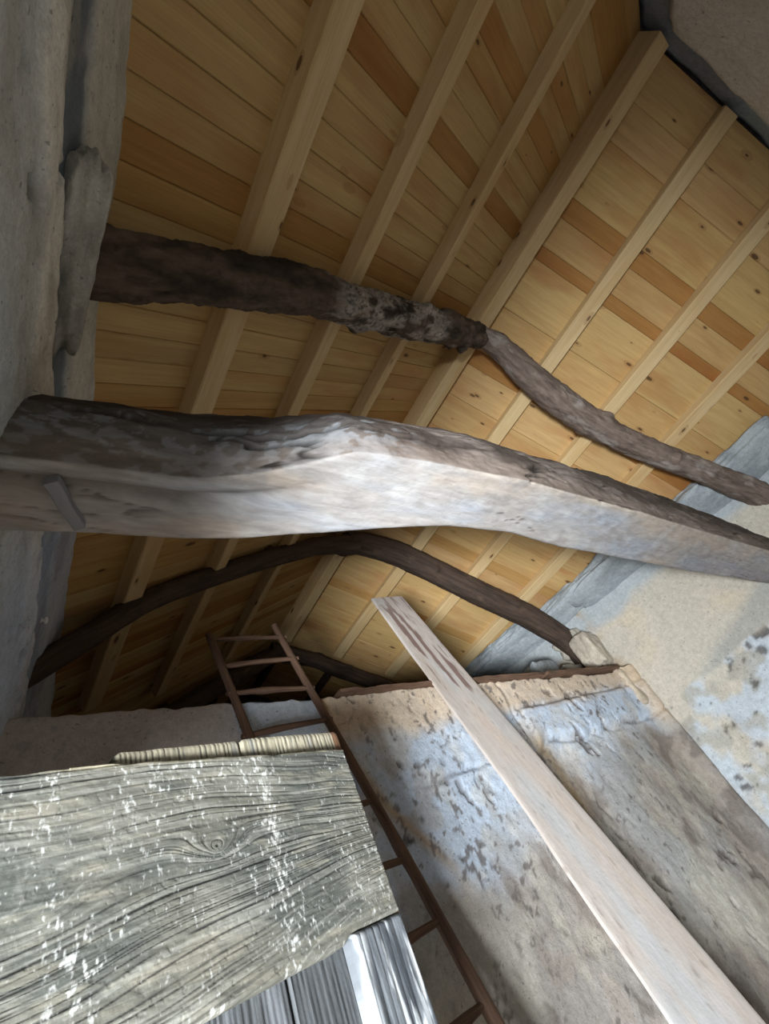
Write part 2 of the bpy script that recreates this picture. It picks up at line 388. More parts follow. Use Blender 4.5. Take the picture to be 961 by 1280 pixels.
# ---- the great hewn tie beam: pale hewn underside, dark waney near side
def tie_beam():
    XA = [-.35, -.044, .035, .17, .328, .497, .632, .73, .939, 1.226, 1.484, 1.839, 2.432, 3.344, 4.807, 5.4]
    YA = [.72, .721, .715, .706, .699, .638, .559, .500, .480, .459, .440, .437, .427, .428, .418, .41]
    XB = [-.35, -.106, -.026, .158, .305, .518, .762, .99, 1.263, 1.644, 2.055, 2.744, 3.758, 5.4]
    YB = [.94, .94, .93, .911, .905, .882, .824, .768, .710, .696, .727, .739, .757, .758]
    XC = [-.35, -.076, .018, .14, .328, .551, .757, 1.019, 1.276, 1.666, 2.065, 3.077, 4.187, 5.4]
    ZC = [1.29, 1.292, 1.301, 1.317, 1.345, 1.275, 1.225, 1.265, 1.300, 1.298, 1.305, 1.36, 1.36, 1.27]
    n = 900; t = np.linspace(0, 1, n); X = -.35 + 5.7 * t ** 1.45
    def sm(x, xs, ys):
        return (np.interp(x - .04, xs, ys) + np.interp(x, xs, ys) * 2 + np.interp(x + .04, xs, ys)) / 4
    yA, yB, zC = sm(X, XA, YA), sm(X, XB, YB), sm(X, XC, ZC)
    # perimeter, per section: (side, parameter)
    na, nb, nc, nd = 44, 12, 14, 64
    rows = []; kind = []
    for k in range(na): rows.append(('bot', k / na)); kind.append(0)
    for k in range(nb): rows.append(('far', k / nb)); kind.append(1)
    for k in range(nc): rows.append(('top', k / nc)); kind.append(2)
    for k in range(nd): rows.append(('near', k / nd)); kind.append(3)
    nr = len(rows)
    Yv = np.zeros((n, nr)); Zv = np.zeros((n, nr)); z0 = 1.0
    sag = 1 - .14 * sstep(3.7, 5.1, X); z0 = 1.0
    yA = yA * sag; yB = yB * sag; zC = zC * sag; z0 = sag; zf = zC - .03
    for j, (a, u) in enumerate(rows):
        if a == 'bot': Yv[:, j] = yA + (yB - yA) * u; Zv[:, j] = z0
        elif a == 'far': Yv[:, j] = yB + .03 * math.sin(u * math.pi); Zv[:, j] = z0 + (zf - z0) * u
        elif a == 'top': Yv[:, j] = yB + (yA - yB) * u; Zv[:, j] = zf + (zC - zf) * u + .04 * math.sin(u * math.pi)
        else: Yv[:, j] = yA - .030 * math.sin(u * math.pi); Zv[:, j] = zC + (z0 - zC) * u
    # soften the corners
    for _ in range(4):
        Yv = .5 * Yv + .25 * (np.roll(Yv, 1, 1) + np.roll(Yv, -1, 1)); Zv = .5 * Zv + .25 * (np.roll(Zv, 1, 1) + np.roll(Zv, -1, 1))
    XX = np.repeat(X[:, None], nr, 1)
    P = np.stack([XX, Yv, Zv], -1)
    cy = Yv.mean(1, keepdims=True); cz = Zv.mean(1, keepdims=True)
    D = np.stack([0 * XX, Yv - cy, Zv - cz], -1); D /= np.linalg.norm(D, axis=-1, keepdims=True)
    kd = np.array([q for q in kind])[None, :] * np.ones((n, 1))
    side = (kd == 3)
    side_s = side.astype(float)
    for _ in range(5): side_s = .5 * side_s + .25 * (np.roll(side_s, 1, 1) + np.roll(side_s, -1, 1))
    Pg = np.stack([XX * 3, Yv * 9, Zv * 9], -1)
    d = fbm(Pg, 5) * (.007 + .022 * side_s) + fbm(np.stack([XX * 14, Yv * 22, Zv * 22], -1), 4) * (.0025 + .006 * side_s)
    # long drying cracks following the wandering grain on the near side
    g = fbm(np.stack([XX * 1.6, Zv * 13 + .6 * XX, Yv * 3], -1), 4)
    cr = np.exp(-(g / .035) ** 2) * sstep(-.35, .0, vn(np.stack([XX * 2.3, Zv * 4, 0 * XX + 5], -1)))
    zl = np.interp(XX[:, 0], [0, .1, .5, .9, 1.3], [.62, .60, .42, .36, .45])[:, None] + .03 * vn(np.stack([XX * 14, 0 * XX, 0 * XX], -1)) + .012 * vn(np.stack([XX * 45, 0 * XX, 0 * XX], -1))
    hh = (Zv - z0[:, None]) / (zC - z0)[:, None]
    cr = np.maximum(cr, np.exp(-((hh - zl) / .022) ** 2) * sstep(.05, .12, XX) * sstep(1.35, 1.2, XX))
    d -= .022 * cr * side_s
    g2 = fbm(np.stack([XX * 1.3 + 9, Yv * 16, Zv * 2], -1), 4)
    cr2 = np.exp(-(g2 / .018) ** 2) * sstep(.15, .4, vn(np.stack([XX * 1.9, Yv * 4, 0 * XX + 1], -1)))
    d -= .006 * cr2 * (1 - side_s)
    # adze-cut hollow along the left end of the underside
    uY = (Yv - yA[:, None]) / (yB - yA)[:, None]
    hol = np.exp(-((uY - .30 - .1 * XX) / .10) ** 2) * sstep(.75, .2, XX) * (kd == 0)
    d -= .030 * hol
    P = P + D * d[..., None]
    # pigment: hewn underside pale grey, near side dark waney edge with flaking limewash on the left half
    c = np.ones((n, nr, 3)) * np.array([.43, .405, .385])
    b1 = fbm(np.stack([XX * 2.2, Yv * 8, Zv * 3], -1), 4)
    c = mixc(c, (.54, .45, .37), sstep(.0, .5, b1) * .7)
    c = mixc(c, (.40, .44, .50), sstep(.0, .5, -b1) * .8)
    c = mixc(c, (.55, .46, .36), np.exp(-(uY / .12) ** 2) * .6 * sstep(1.2, 2, XX))
    c = mixc(c, (.34, .33, .36), sstep(3.2, 4.2, XX) * sstep(.3, .8, uY) * .7)
    c = mixc(c, (.33, .31, .30), sstep(.15, .4, fbm(np.stack([XX * 12 + Yv * 5, Yv * 22, XX * 2 + 9], -1), 5)) * .6)
    c = mixc(c, (.55, .55, .55), sstep(.1, .4, fbm(np.stack([XX * 9, Yv * 16 - XX * 3, XX + 19], -1), 5)) * .4)
    c = mixc(c, (.30, .26, .24), hol * .6)
    c = mixc(c, (.16, .13, .12), cr2 * .8)
    dk = np.ones((n, nr, 3)) * np.array([.085, .066, .056])
    b2 = fbm(np.stack([XX * 4, Zv * 16, Yv * 5 + 4], -1), 5)
    dk = mixc(dk, (.20, .165, .145), sstep(-.05, .35, b2))
    hZ = (Zv - z0[:, None]) / (zC - z0)[:, None]
    flak = sstep(-.02, .10, fbm(np.stack([XX * 24 + Zv * 12, Zv * 38 - XX * 7, Yv * 20 + 8], -1), 5) + .30 * fbm(np.stack([XX * 5, Zv * 9, Yv + 8], -1), 2) + .22 * sstep(.55, .1, hZ) - .08) * sstep(1.05, .7, XX) * sstep(.80, .55, hZ)
    dk = mixc(dk, (.36, .39, .42), flak * .75)
    dk = mixc(dk, (.20, .19, .185), sstep(.9, .6, XX) * sstep(.8, .5, hZ) * (1 - flak) * .7)
    dk = mixc(dk, (.30, .24, .20), np.exp(-((hZ - .1) / .16) ** 2) * .55)
    dk = mixc(dk, (.02, .015, .012), cr * .9)
    # the border between near side and underside wanders
    bord = side_s + .18 * fbm(np.stack([XX * 6, Zv * 10, Yv * 10], -1), 3)
    c = mixc(c, (0, 0, 0), 0 * bord) * (1 - sstep(.35, .65, bord))[..., None] + dk * sstep(.35, .65, bord)[..., None]
    V = P.reshape(-1, 3); gr = np.stack([XX, Yv, Zv], -1).reshape(-1, 3)
    ends = [tuple(range(nr)), tuple((n - 1) * nr + j for j in range(nr - 1, -1, -1))]
    F = [tuple(f) for f in grid_faces(n, nr, True)[:, ::-1].tolist()] + ends
    return mesh_obj('tie_beam', V, np.array(F, dtype=object), M_tie, None, True, c.reshape(-1, 3), gr)
tb = tag(tie_beam(), 'massive hewn tie beam with pale underside and dark cracked side crossing the whole room', 'beam')

# peg of split wood wedged against the left end of the tie beam
def small_prism(name, a, b, wd, th, mat, tint, parent=None, taper=.8):
    """a slat from a to b"""
    a, b = np.array(a, float), np.array(b, float); T = b - a; L = np.linalg.norm(T); T /= L
    S = np.cross(T, [0, 0, 1.0]); S /= np.linalg.norm(S); U = np.cross(S, T)
    n = 24; V = []; G = []
    prof = [(-.5, -.42), (-.42, -.5), (.42, -.5), (.5, -.42), (.5, .42), (.42, .5), (-.42, .5), (-.5, .42)]
    for i in range(n):
        k = i / (n - 1); q = 1 + (taper - 1) * k; j1 = .05 * math.sin(k * 9)
        for p_, r_ in prof:
            V.append(a + T * L * k + S * wd * q * (p_ + j1) + U * th * r_); G.append((L * k, p_ * wd, r_ * th))
    F = [tuple(f) for f in grid_faces(n, 8, True).tolist()] + [tuple(range(7, -1, -1)), tuple((n - 1) * 8 + j for j in range(8))]
    return mesh_obj(name, V, np.array(F, dtype=object), mat, parent, False, np.ones((len(V), 3)) * np.array(tint), G)
tag(small_prism('wooden_wedge', (.045, .755, .992), (.118, .875, .985), .030, .03, M_plank, (.25, .25, .27)), 'short split wooden wedge nailed slantwise under the left end of the great beam', 'wedge')

# ------------------------------------------------------------------ walls
def wall(name, P, Nn, disp, col, mat=M_plaster, keep=None, thick=.35):
    nu, nv = disp.shape
    V = (P + Nn * disp[..., None]).reshape(-1, 3); F = grid_faces(nu, nv)
    if keep is not None:
        c = P.reshape(-1, 3)[F].mean(1); F = F[keep(c)]
    # face the room
    a, b, d_ = V[F[len(F) // 2][0]], V[F[len(F) // 2][1]], V[F[len(F) // 2][3]]
    if np.dot(np.cross(b - a, d_ - a), np.asarray(Nn).reshape(-1, 3)[0]) < 0: F = F[:, ::-1]
    o = mesh_obj(name, V, F, mat, None, True, col.reshape(-1, 3))
    if thick:
        s = o.modifiers.new('thickness', 'SOLIDIFY'); s.thickness = thick; s.offset = -1; s.use_rim = True
    tag(o, kind='structure'); return o
CREAM = (.66, .52, .37); BLUE = (.50, .60, .74); GREY = (.36, .36, .35); OCHRE = (.46, .31, .15); BROWN = (.30, .24, .19); WHITE = (.68, .68, .67)
FLOORZ = -1.55

# far partition wall (its top stands free, below the roof)
def wall_far():
    nu, nv = 460, 270
    u = np.linspace(-.75, 5.35, nu)
    top = np.interp(u, [-.75, .28, .99, 1.49, 2.0, 2.75, 3.6, 4.5, 5.4], [1.20, 1.205, 1.175, 1.135, 1.125, 1.085, 1.05, 1.02, 1.02]) + .014 * vn(np.stack([u * 7, 0 * u, 0 * u], -1)) + .008 * vn(np.stack([u * 22, 0 * u, 0 * u], -1))
    U, Vp = np.meshgrid(u, np.linspace(0, 1, nv), indexing='ij')
    Z = FLOORZ - .1 + (top[:, None] - FLOORZ + .1) * Vp; X = U; Y = 2.10 + 0 * U
    p = np.stack([X, Z, 0 * X], -1)
    low = fbm(p * 1.1, 3); mid = fbm(p * 4, 4); hi = fbm(p * 13, 4)
    # pits where render has fallen out
    area_ = sstep(-.1, .35, fbm(p * 2.2 + 31, 3) + .35 * np.exp(-(((X - 2.0) / .45) ** 2 + ((Z - .25) / .5) ** 2)))
    pr = np.stack([X * 15 + Z * 6, Z * 11 - X * 5, .3 * X + 5], -1)
    pit = sstep(.24, .40, fbm(pr, 4)) * area_
    # cracks
    g = fbm(p * np.array([3.2, 3.2, 1]) + 12, 5)
    cm = np.exp(-(((X - 2.0) / .55) ** 2 + ((Z - .85) / .3) ** 2)) + .7 * np.exp(-(((X - 3.7) / .8) ** 2 + ((Z - .62) / .15) ** 2))
    crack = np.exp(-(g / .012) ** 2) * sstep(.15, .6, cm)
    # wandering horizontal joints
    j1 = .60 + .05 * vn(np.stack([X * 2.5, 0 * X + 3, 0 * X], -1)) + .02 * vn(np.stack([X * 9, 0 * X, 0 * X], -1))
    jn = np.exp(-((Z - j1) / .016) ** 2) * sstep(1.75, 1.95, X)
    j2 = .86 + .03 * vn(np.stack([X * 3, 0 * X + 7, 0 * X], -1))
    jn2 = np.exp(-((Z - j2) / .014) ** 2) * sstep(2.9, 3.0, X)
    jv = np.exp(-((X - 2.93 - .10 * (Z - .7) * 0 - .03 * vn(np.stack([Z * 6, 0 * Z, 0 * Z], -1))) / .018) ** 2) * sstep(.2, .5, Z)
    disp = low * .03 + mid * .016 + hi * .005 - pit * .022 - crack * .012 - (jn + jn2) * .02 - jv * .012
    blk = sstep(.90, .84, Z) * sstep(j1 + .02, j1 + .08, Z) * sstep(2.96, 3.02, X) * sstep(4.6, 4.5, X)
    disp += blk * .02 - sstep(.58, .52, Z) * .01
    # bulging mortar in the corner with the right wall
    disp += .10 * np.exp(-((X - 4.85) / .12) ** 2)
    c = np.ones(X.shape + (3,)) * np.array(WHITE) * .92
    c = mixc(c, (.52, .63, .78), sstep(-.3, .2, low + .9 * mid + .25 * sstep(1.0, .6, Z)) * .8)
    c = mixc(c, (.44, .42, .40), sstep(.1, .35, fbm(p * 7 + 3, 4)) * .6)
    c = mixc(c, (.60, .62, .62), sstep(.1, .3, fbm(p * 9 + 30, 4)) * .6)
    c = mixc(c, CREAM, sstep(.80, .95, Z + .10 * mid + .05 * low) * .85)
    lowg = sstep(.30, -.05, Z + .28 * low + .18 * mid - .12 * (X - 2))
    c = mixc(c, (.34, .29, .24), lowg * .85)
    c = mixc(c, (.20, .17, .15), lowg * sstep(.12, .3, fbm(p * np.array([7, 5, 1]) + 70, 4)) * .7)
    c = mixc(c, (.50, .47, .40), lowg * sstep(.1, .3, fbm(p * np.array([6, 3, 1]) + 90, 4)) * .6)
    c = mixc(c, GREY, sstep(.0, .4, fbm(p * 2.6 + 50, 4)) * sstep(.5, .2, Z) * .55)
    c = mixc(c, (.62, .60, .52), sstep(.12, .35, fbm(p * 2.0 + 80, 4)) * sstep(.1, -.3, Z) * .6)
    # right of the leaning plank: grey render, brown towards the plank foot
    rg = sstep(2.9, 3.05, X) * sstep(.58, .50, Z)
    c = mixc(c, (.40, .41, .41), rg * sstep(-.2, .2, low + mid * .5) * .75)
    st = np.exp(-((X - 2.98 - .06 * vn(np.stack([Z * 3, 0 * Z, 0 * Z], -1))) / .11) ** 2) * sstep(1.0, .5, Z)
    c = mixc(c, (.36, .26, .14), st * .85)
    # ochre seep running down from the ladder top
    sx = np.interp(Z, [-1, .22, .56, .87, 1.1], [2.2, 1.83, 1.60, 1.47, 1.43]) + .02 * vn(np.stack([Z * 9, 0 * Z, 0 * Z], -1))
    c = mixc(c, OCHRE, np.exp(-((X - sx) / (.035 + .02 * mid)) ** 2) * sstep(.0, .35, Z) * .75)
    c = mixc(c, (.18, .24, .38), np.exp(-(((X - 1.45) / .05) ** 2 + ((Z - .70) / .10) ** 2)) * .8)
    sk = sstep(.30, .38, fbm(np.stack([X * 26 + Z * 7, Z * 20 - X * 8, X], -1), 4)) * sstep(-.2, .3, low + mid + .2)
    c = mixc(c, (.15, .13, .12), sk * .8)
    c = mixc(c, (.10, .08, .07), np.clip(pit * .75 + crack * .8 + (jn + jn2 + jv) * .55 * sstep(-.3, .3, hi + mid), 0, 1))
    c = mixc(c, CREAM, sstep(4.62, 4.8, X) * sstep(.3, .6, Z) * .8)
    c = mixc(c, (.50, .47, .47), sstep(1.15, .9, X) * .75)
    c = mixc(c, (.50, .60, .72), sstep(.93, .98, X) * sstep(1.45, 1.40, X) * .8 * sstep(.3, .6, Z))
    N_ = np.zeros(X.shape + (3,)); N_[..., 1] = -1
    return wall('wall_far', np.stack([X, Y, Z], -1), N_, disp, c)
wf = wall_far()

def wx(Y): return 5.15 - .125 * Y
def wall_right():
    nu, nv = 380, 230
    U, Vp = np.meshgrid(np.linspace(-1.9, 5.4, nu), np.linspace(0, 1, nv), indexing='ij')
    Y = U; X = wx(Y); top = 4.29 - .51 * X + .10
    Z = FLOORZ - .1 + (top - FLOORZ + .1) * Vp
    p = np.stack([Y, Z, 0 * X + 40], -1); low = fbm(p * 1.0, 3); mid = fbm(p * 4, 4); hi = fbm(p * 13, 4)
    # lower part: the render has come off, leaving lumpy limewashed stone
    edge = .60 + .18 * low + .05 * mid
    stone = sstep(edge + .03, edge - .03, Z)
    pr = np.stack([Y * 11 + Z * 4, Z * 13 - Y * 5, .3 * Y + 5], -1)
    pit = sstep(.26, .42, fbm(pr, 4)) * stone
    disp = low * .04 + mid * .018 + hi * .004 - pit * .025 + stone * (.035 * fbm(p * 5 + 9, 2) - .015)
    c = np.ones(X.shape + (3,)) * np.array((.60, .56, .48))
    c = mixc(c, (.68, .58, .44), sstep(-.1, .3, low + .4 * mid) * .7)
    # shade painted grey into the wall colour, nearer than a slanting edge
    gk = sstep(-.06, .06, (.66 + .72 * (Y - 1.86) * 0 + .02 - Z) + .0) * 0 + sstep(.06, -.06, Z - (1.00 - .34 * (Y - .5)) - .05 * mid) * (1 - stone)
    c = mixc(c, (.40, .41, .39), gk * .8)
    c = mixc(c, (.56, .64, .72), stone * sstep(-.25, .15, mid + .4 * low) * .9)
    c = mixc(c, (.44, .43, .38), stone * sstep(.05, .3, fbm(p * 6 + 77, 3)) * .8)
    c = mixc(c, (.42, .50, .56), sstep(1.42, 1.55, Z + .1 * mid) * .75)
    c = mixc(c, (.36, .30, .20), np.exp(-(((Y - .62) / .10) ** 2 + ((Z - 1.13) / .10) ** 2)) * .6)
    c = mixc(c, (.45, .35, .24), np.exp(-((Y - 2.1) / .06) ** 2) * sstep(-.3, .3, hi + mid) * .7)
    c = mixc(c, (.09, .08, .07), pit * .8)
    N_ = np.zeros(X.shape + (3,)); N_[..., 0] = -.992; N_[..., 1] = -.124
    return wall('wall_right', np.stack([X, Y, Z], -1), N_, disp, c)
wr = wall_right()

def wall_left():
    nu, nv = 420, 240
    U, Vp = np.meshgrid(np.linspace(-1.9, 5.4, nu), np.linspace(0, 1, nv), indexing='ij')
    Y = U
    top = (1.71 + .51 * (-.35 + .07 * Y)) / (1 - .51 * .233) + .11
    Z = FLOORZ - .1 + (top - FLOORZ + .1) * Vp
    X = -.35 + .233 * Z + .07 * Y
    p = np.stack([Y, Z, 0 * X + 90], -1); low = fbm(p * 1.3, 3); mid = fbm(p * 5, 4); hi = fbm(p * 16, 4)
    s = Z - .03 * Y      # height measured along the wavy mortar courses
    wv = .035 * vn(np.stack([Y * 3.0, 0 * Y, 0 * Y], -1)) + .020 * vn(np.stack([Y * 11, 0 * Y + 4, 0 * Y], -1))
    rec = sstep(1.345 + wv, 1.365 + wv, s) * sstep(1.55 - wv * .5, 1.52 - wv * .5, s) # darker, slightly recessed band under the eaves fillet
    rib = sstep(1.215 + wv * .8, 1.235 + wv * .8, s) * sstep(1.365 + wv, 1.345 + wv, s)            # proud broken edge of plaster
    holes = sstep(.16, .32, fbm(np.stack([Y * 9 + Z * 3, Z * 13 - Y * 2, Y * .3 + 2], -1), 4)) * sstep(1.1, 1.16, s) * sstep(1.42, 1.36, s)
    disp = low * .022 + mid * .010 + hi * .004 - rec * .012 + rib * .010 - holes * .03
    c = np.ones(X.shape + (3,)) * np.array((.60, .62, .60))
    c = mixc(c, (.50, .55, .58), sstep(-.1, .3, low) * .7)
    c = mixc(c, (.82, .80, .73), rib * .9)
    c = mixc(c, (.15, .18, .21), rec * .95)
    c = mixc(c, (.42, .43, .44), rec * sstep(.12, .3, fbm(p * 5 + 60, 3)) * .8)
    c = mixc(c, (.60, .58, .50), sstep(1.52, 1.56, s) * .9)
    c = mixc(c, (.40, .38, .33), sstep(.1, .35, fbm(p * np.array([6, 12, 1]) + 44, 4)) * .5)
    c = mixc(c, (.10, .09, .085), holes * .85)
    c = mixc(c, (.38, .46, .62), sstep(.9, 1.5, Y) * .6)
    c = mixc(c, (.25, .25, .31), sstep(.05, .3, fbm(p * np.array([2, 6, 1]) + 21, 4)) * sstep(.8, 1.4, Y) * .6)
    N_ = np.zeros(X.shape + (3,)); N_[...] = np.array([.974, -.068, -.227])
    def keep(cc): return ~((cc[:, 1] > -1.05) & (cc[:, 1] < .92) & (cc[:, 2] < .32))
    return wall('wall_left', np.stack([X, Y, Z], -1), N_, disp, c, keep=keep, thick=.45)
wl = wall_left()

def gable(name, Yc, sgn, seed, dark=False):
    nu, nv = 220, 130
    u = np.linspace(-.8, 5.7, nu); top = np.array([roof(x) for x in u]) + .10
    U, Vp = np.meshgrid(u, np.linspace(0, 1, nv), indexing='ij'); X = U; Y = Yc + 0 * U
    Z = FLOORZ - .1 + (top[:, None] - FLOORZ + .1) * Vp
    p = np.stack([X, Z, 0 * X + seed], -1); low = fbm(p * 1.2, 3); mid = fbm(p * 4, 4); hi = fbm(p * 12, 3)
    rim = (top[:, None] - .10 - Z) + .05 * low + .03 * mid
    bare = sstep(.16, .10, rim)
    disp = low * .05 + mid * .02 + hi * .005 - bare * .05
    c = np.ones(X.shape + (3,)) * np.array((.66, .65, .62) if not dark else (.20, .15, .12))
    c = mixc(c, (.60, .58, .54) if not dark else (.12, .09, .08), sstep(-.1, .3, mid) * .6)
    c = mixc(c, (.20, .22, .26) if not dark else (.08, .06, .05), bare * .9)
    if not dark: c = mixc(c, (.34, .44, .48), sstep(.22, .17, rim) * sstep(3.0, 3.3, X) * .6)
    N_ = np.zeros(X.shape + (3,)); N_[..., 1] = sgn
    return wall(name, np.stack([X, Y, Z], -1), N_, disp, c)
gable('wall_front', -1.62, 1, 120)
gable('wall_back', 5.20, -1, 160, True)

fl = bevel_box('floor', 7.0, 7.6, .12, M_earth, 0); fl.location = (2.4, 1.8, FLOORZ - .06); tag(fl, kind='structure')

# blocky lime mortar fillet where the right slope meets the right wall
def lump(name, cx, cy, cz, sx, sy, sz, col, parent, seed, mat=M_fillet, rot=0.0, n=22, alt=None, cut=.5):
    """rough block with chipped corners"""
    a = np.linspace(-1, 1, n)
    V = []; F = []; base = 0
    for ax in range(3):
        for s in (-1, 1):
            A, B = np.meshgrid(a, a, indexing='ij'); q = np.zeros((n, n, 3)); q[..., ax] = s
            q[..., (ax + 1) % 3] = A; q[..., (ax + 2) % 3] = B
            f = grid_faces(n, n) + base
            if s < 0: f = f[:, ::-1]
            V.append(q.reshape(-1, 3)); F.append(f); base += n * n
    q = np.concatenate(V); F = np.concatenate(F)
    L4 = (np.abs(q) ** 8).sum(1) ** (1 / 8); q = q / L4[:, None]
    d = fbm(q * 1.3 + seed * 5.7, 4)
    q = q * (1 + .30 * d + .04 * fbm(q * 6 + seed, 2))[:, None]
    w_ = q * np.array([sx, sy, sz]) / 2
    cr, sr = math.cos(rot), math.sin(rot)
    w_ = np.stack([w_[:, 0] * cr + w_[:, 2] * sr, w_[:, 1], -w_[:, 0] * sr + w_[:, 2] * cr], 1)
    W = w_ + np.array([cx, cy, cz])
    c = np.ones((len(W), 3)) * np.array(col)
    c = mixc(c, alt or tuple(np.array(col) * .7), sstep(-.1, .3, fbm(W * 5 + seed, 4)) * .8)
    o = mesh_obj(name, W, F, mat, parent, True, c)
    bm = bmesh.new(); bm.from_mesh(o.data); bmesh.ops.remove_doubles(bm, verts=bm.verts, dist=1e-5); bm.to_mesh(o.data); bm.free()
    return o
SL = [(-.75, 1.0, .30), (.10, .95, .40), (.80, .80, .30), (1.45, .95, .42), (2.20, .75, .30), (2.85, .8, .38), (3.5, .9, .3)]
for i, (yc, ln, dp) in enumerate(SL):
    X = wx(yc)
    lump('mortar_block', X - .06 - dp * .12, yc, 4.29 - .51 * X + .03, dp, ln + .08, .15, (.44, .49, .52), wr, i + 3, rot=ANG, n=26, alt=(.30, .34, .37))
for i, (yc, zc, s) in enumerate([(2.35, 1.50, .22)]):
    lump('mortar_block', wx(yc) - .02, yc, zc, .16, s * 1.4, s, (.58, .54, .46), wr, i + 40, n=16)
lump('mortar_block', -.005, .44, 1.60, .10, .46, .34, (.56, .55, .50), wl, 81, n=26, rot=-.2)
# lumps in the corner above the far wall
lump('corner_block', 4.74, 2.18, 1.30, .22, .22, .36, (.62, .56, .46), wf, 61, n=22)
lump('corner_block', 4.55, 2.42, 1.16, .34, .2, .26, (.46, .46, .42), wf, 62, n=20)
lump('corner_block', 4.22, 2.50, 1.22, .34, .2, .36, (.40, .45, .48), wf, 63, n=20)
lump('corner_block', 4.78, 2.12, .84, .20, .16, .34, (.62, .53, .41), wf, 64, n=20)

# thin board laid along the top of the far wall, broken into lengths
def plate_piece(x0, x1, z0, z1, y, wd):
    n = 60; V = []; G = []; u = np.linspace(0, 1, n)
    prof = [(-.5, -.4), (-.4, -.5), (.4, -.5), (.5, -.4), (.5, .4), (.4, .5), (-.4, .5), (-.5, .4)]
    jz = .006 * vn(np.stack([u * 14, 0 * u, 0 * u + x0], -1)); jy = .012 * vn(np.stack([u * 10, 0 * u + 5, 0 * u + x0], -1))
    for i in range(n):
        for p_, q_ in prof:
            V.append((x0 + (x1 - x0) * u[i], y + p_ * wd + jy[i], z0 + (z1 - z0) * u[i] + q_ * .022 + jz[i])); G.append((u[i] * (x1 - x0), p_ * wd, q_ * .02))
    F = [tuple(f) for f in grid_faces(n, 8, True).tolist()] + [tuple(range(7, -1, -1)), tuple((n - 1) * 8 + j for j in range(8))]
    return mesh_obj('lath', V, np.array(F, dtype=object), M_rail, wp, False, None, G)
wp = tag(empty('wall_plate', (0, 0, 0)), 'thin brown laths lying along the crumbling top of the far wall', 'lath')
plate_piece(1.55, 2.35, 1.145, 1.118, 2.16, .22); plate_piece(2.37, 3.5, 1.118, 1.072, 2.14, .2); plate_piece(3.52, 4.72, 1.072, 1.035, 2.13, .2)

# small pieces added to stand in for bright glints on the walls
def fitting(name, loc, mat, label, cat):
    bm = bmesh.new()
    bmesh.ops.create_cone(bm, cap_ends=True, segments=20, radius1=.010, radius2=.008, depth=.03, matrix=Matrix.Rotation(math.pi / 2, 4, 'Y'))
    bmesh.ops.create_uvsphere(bm, u_segments=16, v_segments=10, radius=.013, matrix=Matrix.Translation((.015, 0, 0)) @ Matrix.Scale(1.7, 4, (0, 0, 1)))
    bmesh.ops.create_cone(bm, cap_ends=True, segments=20, radius1=.016, radius2=.016, depth=.006, matrix=Matrix.Translation((-.012, 0, 0)) @ Matrix.Rotation(math.pi / 2, 4, 'Y'))
    me = bpy.data.meshes.new(name); bm.to_mesh(me); bm.free(); me.materials.append(mat)
    for p_ in me.polygons: p_.use_smooth = True
    o = link(bpy.data.objects.new(name, me)); o.location = loc; return tag(o, label, cat)
fitting('glint_knob', (.135, 1.813, 1.46), M_white, 'small white knob added for a glint on the left wall below the great beam', 'glint')
o = fitting('glint_piece', (5.02, .60, 1.146), M_metal, 'small shiny metal piece added for a glint on the right wall under the great beam', 'hook'); o.rotation_euler = (0, 0, math.pi); o.scale = (1.3, 1.6, 1.3)
bpy.data.objects['glint_knob'].scale = (.6, .6, .8)

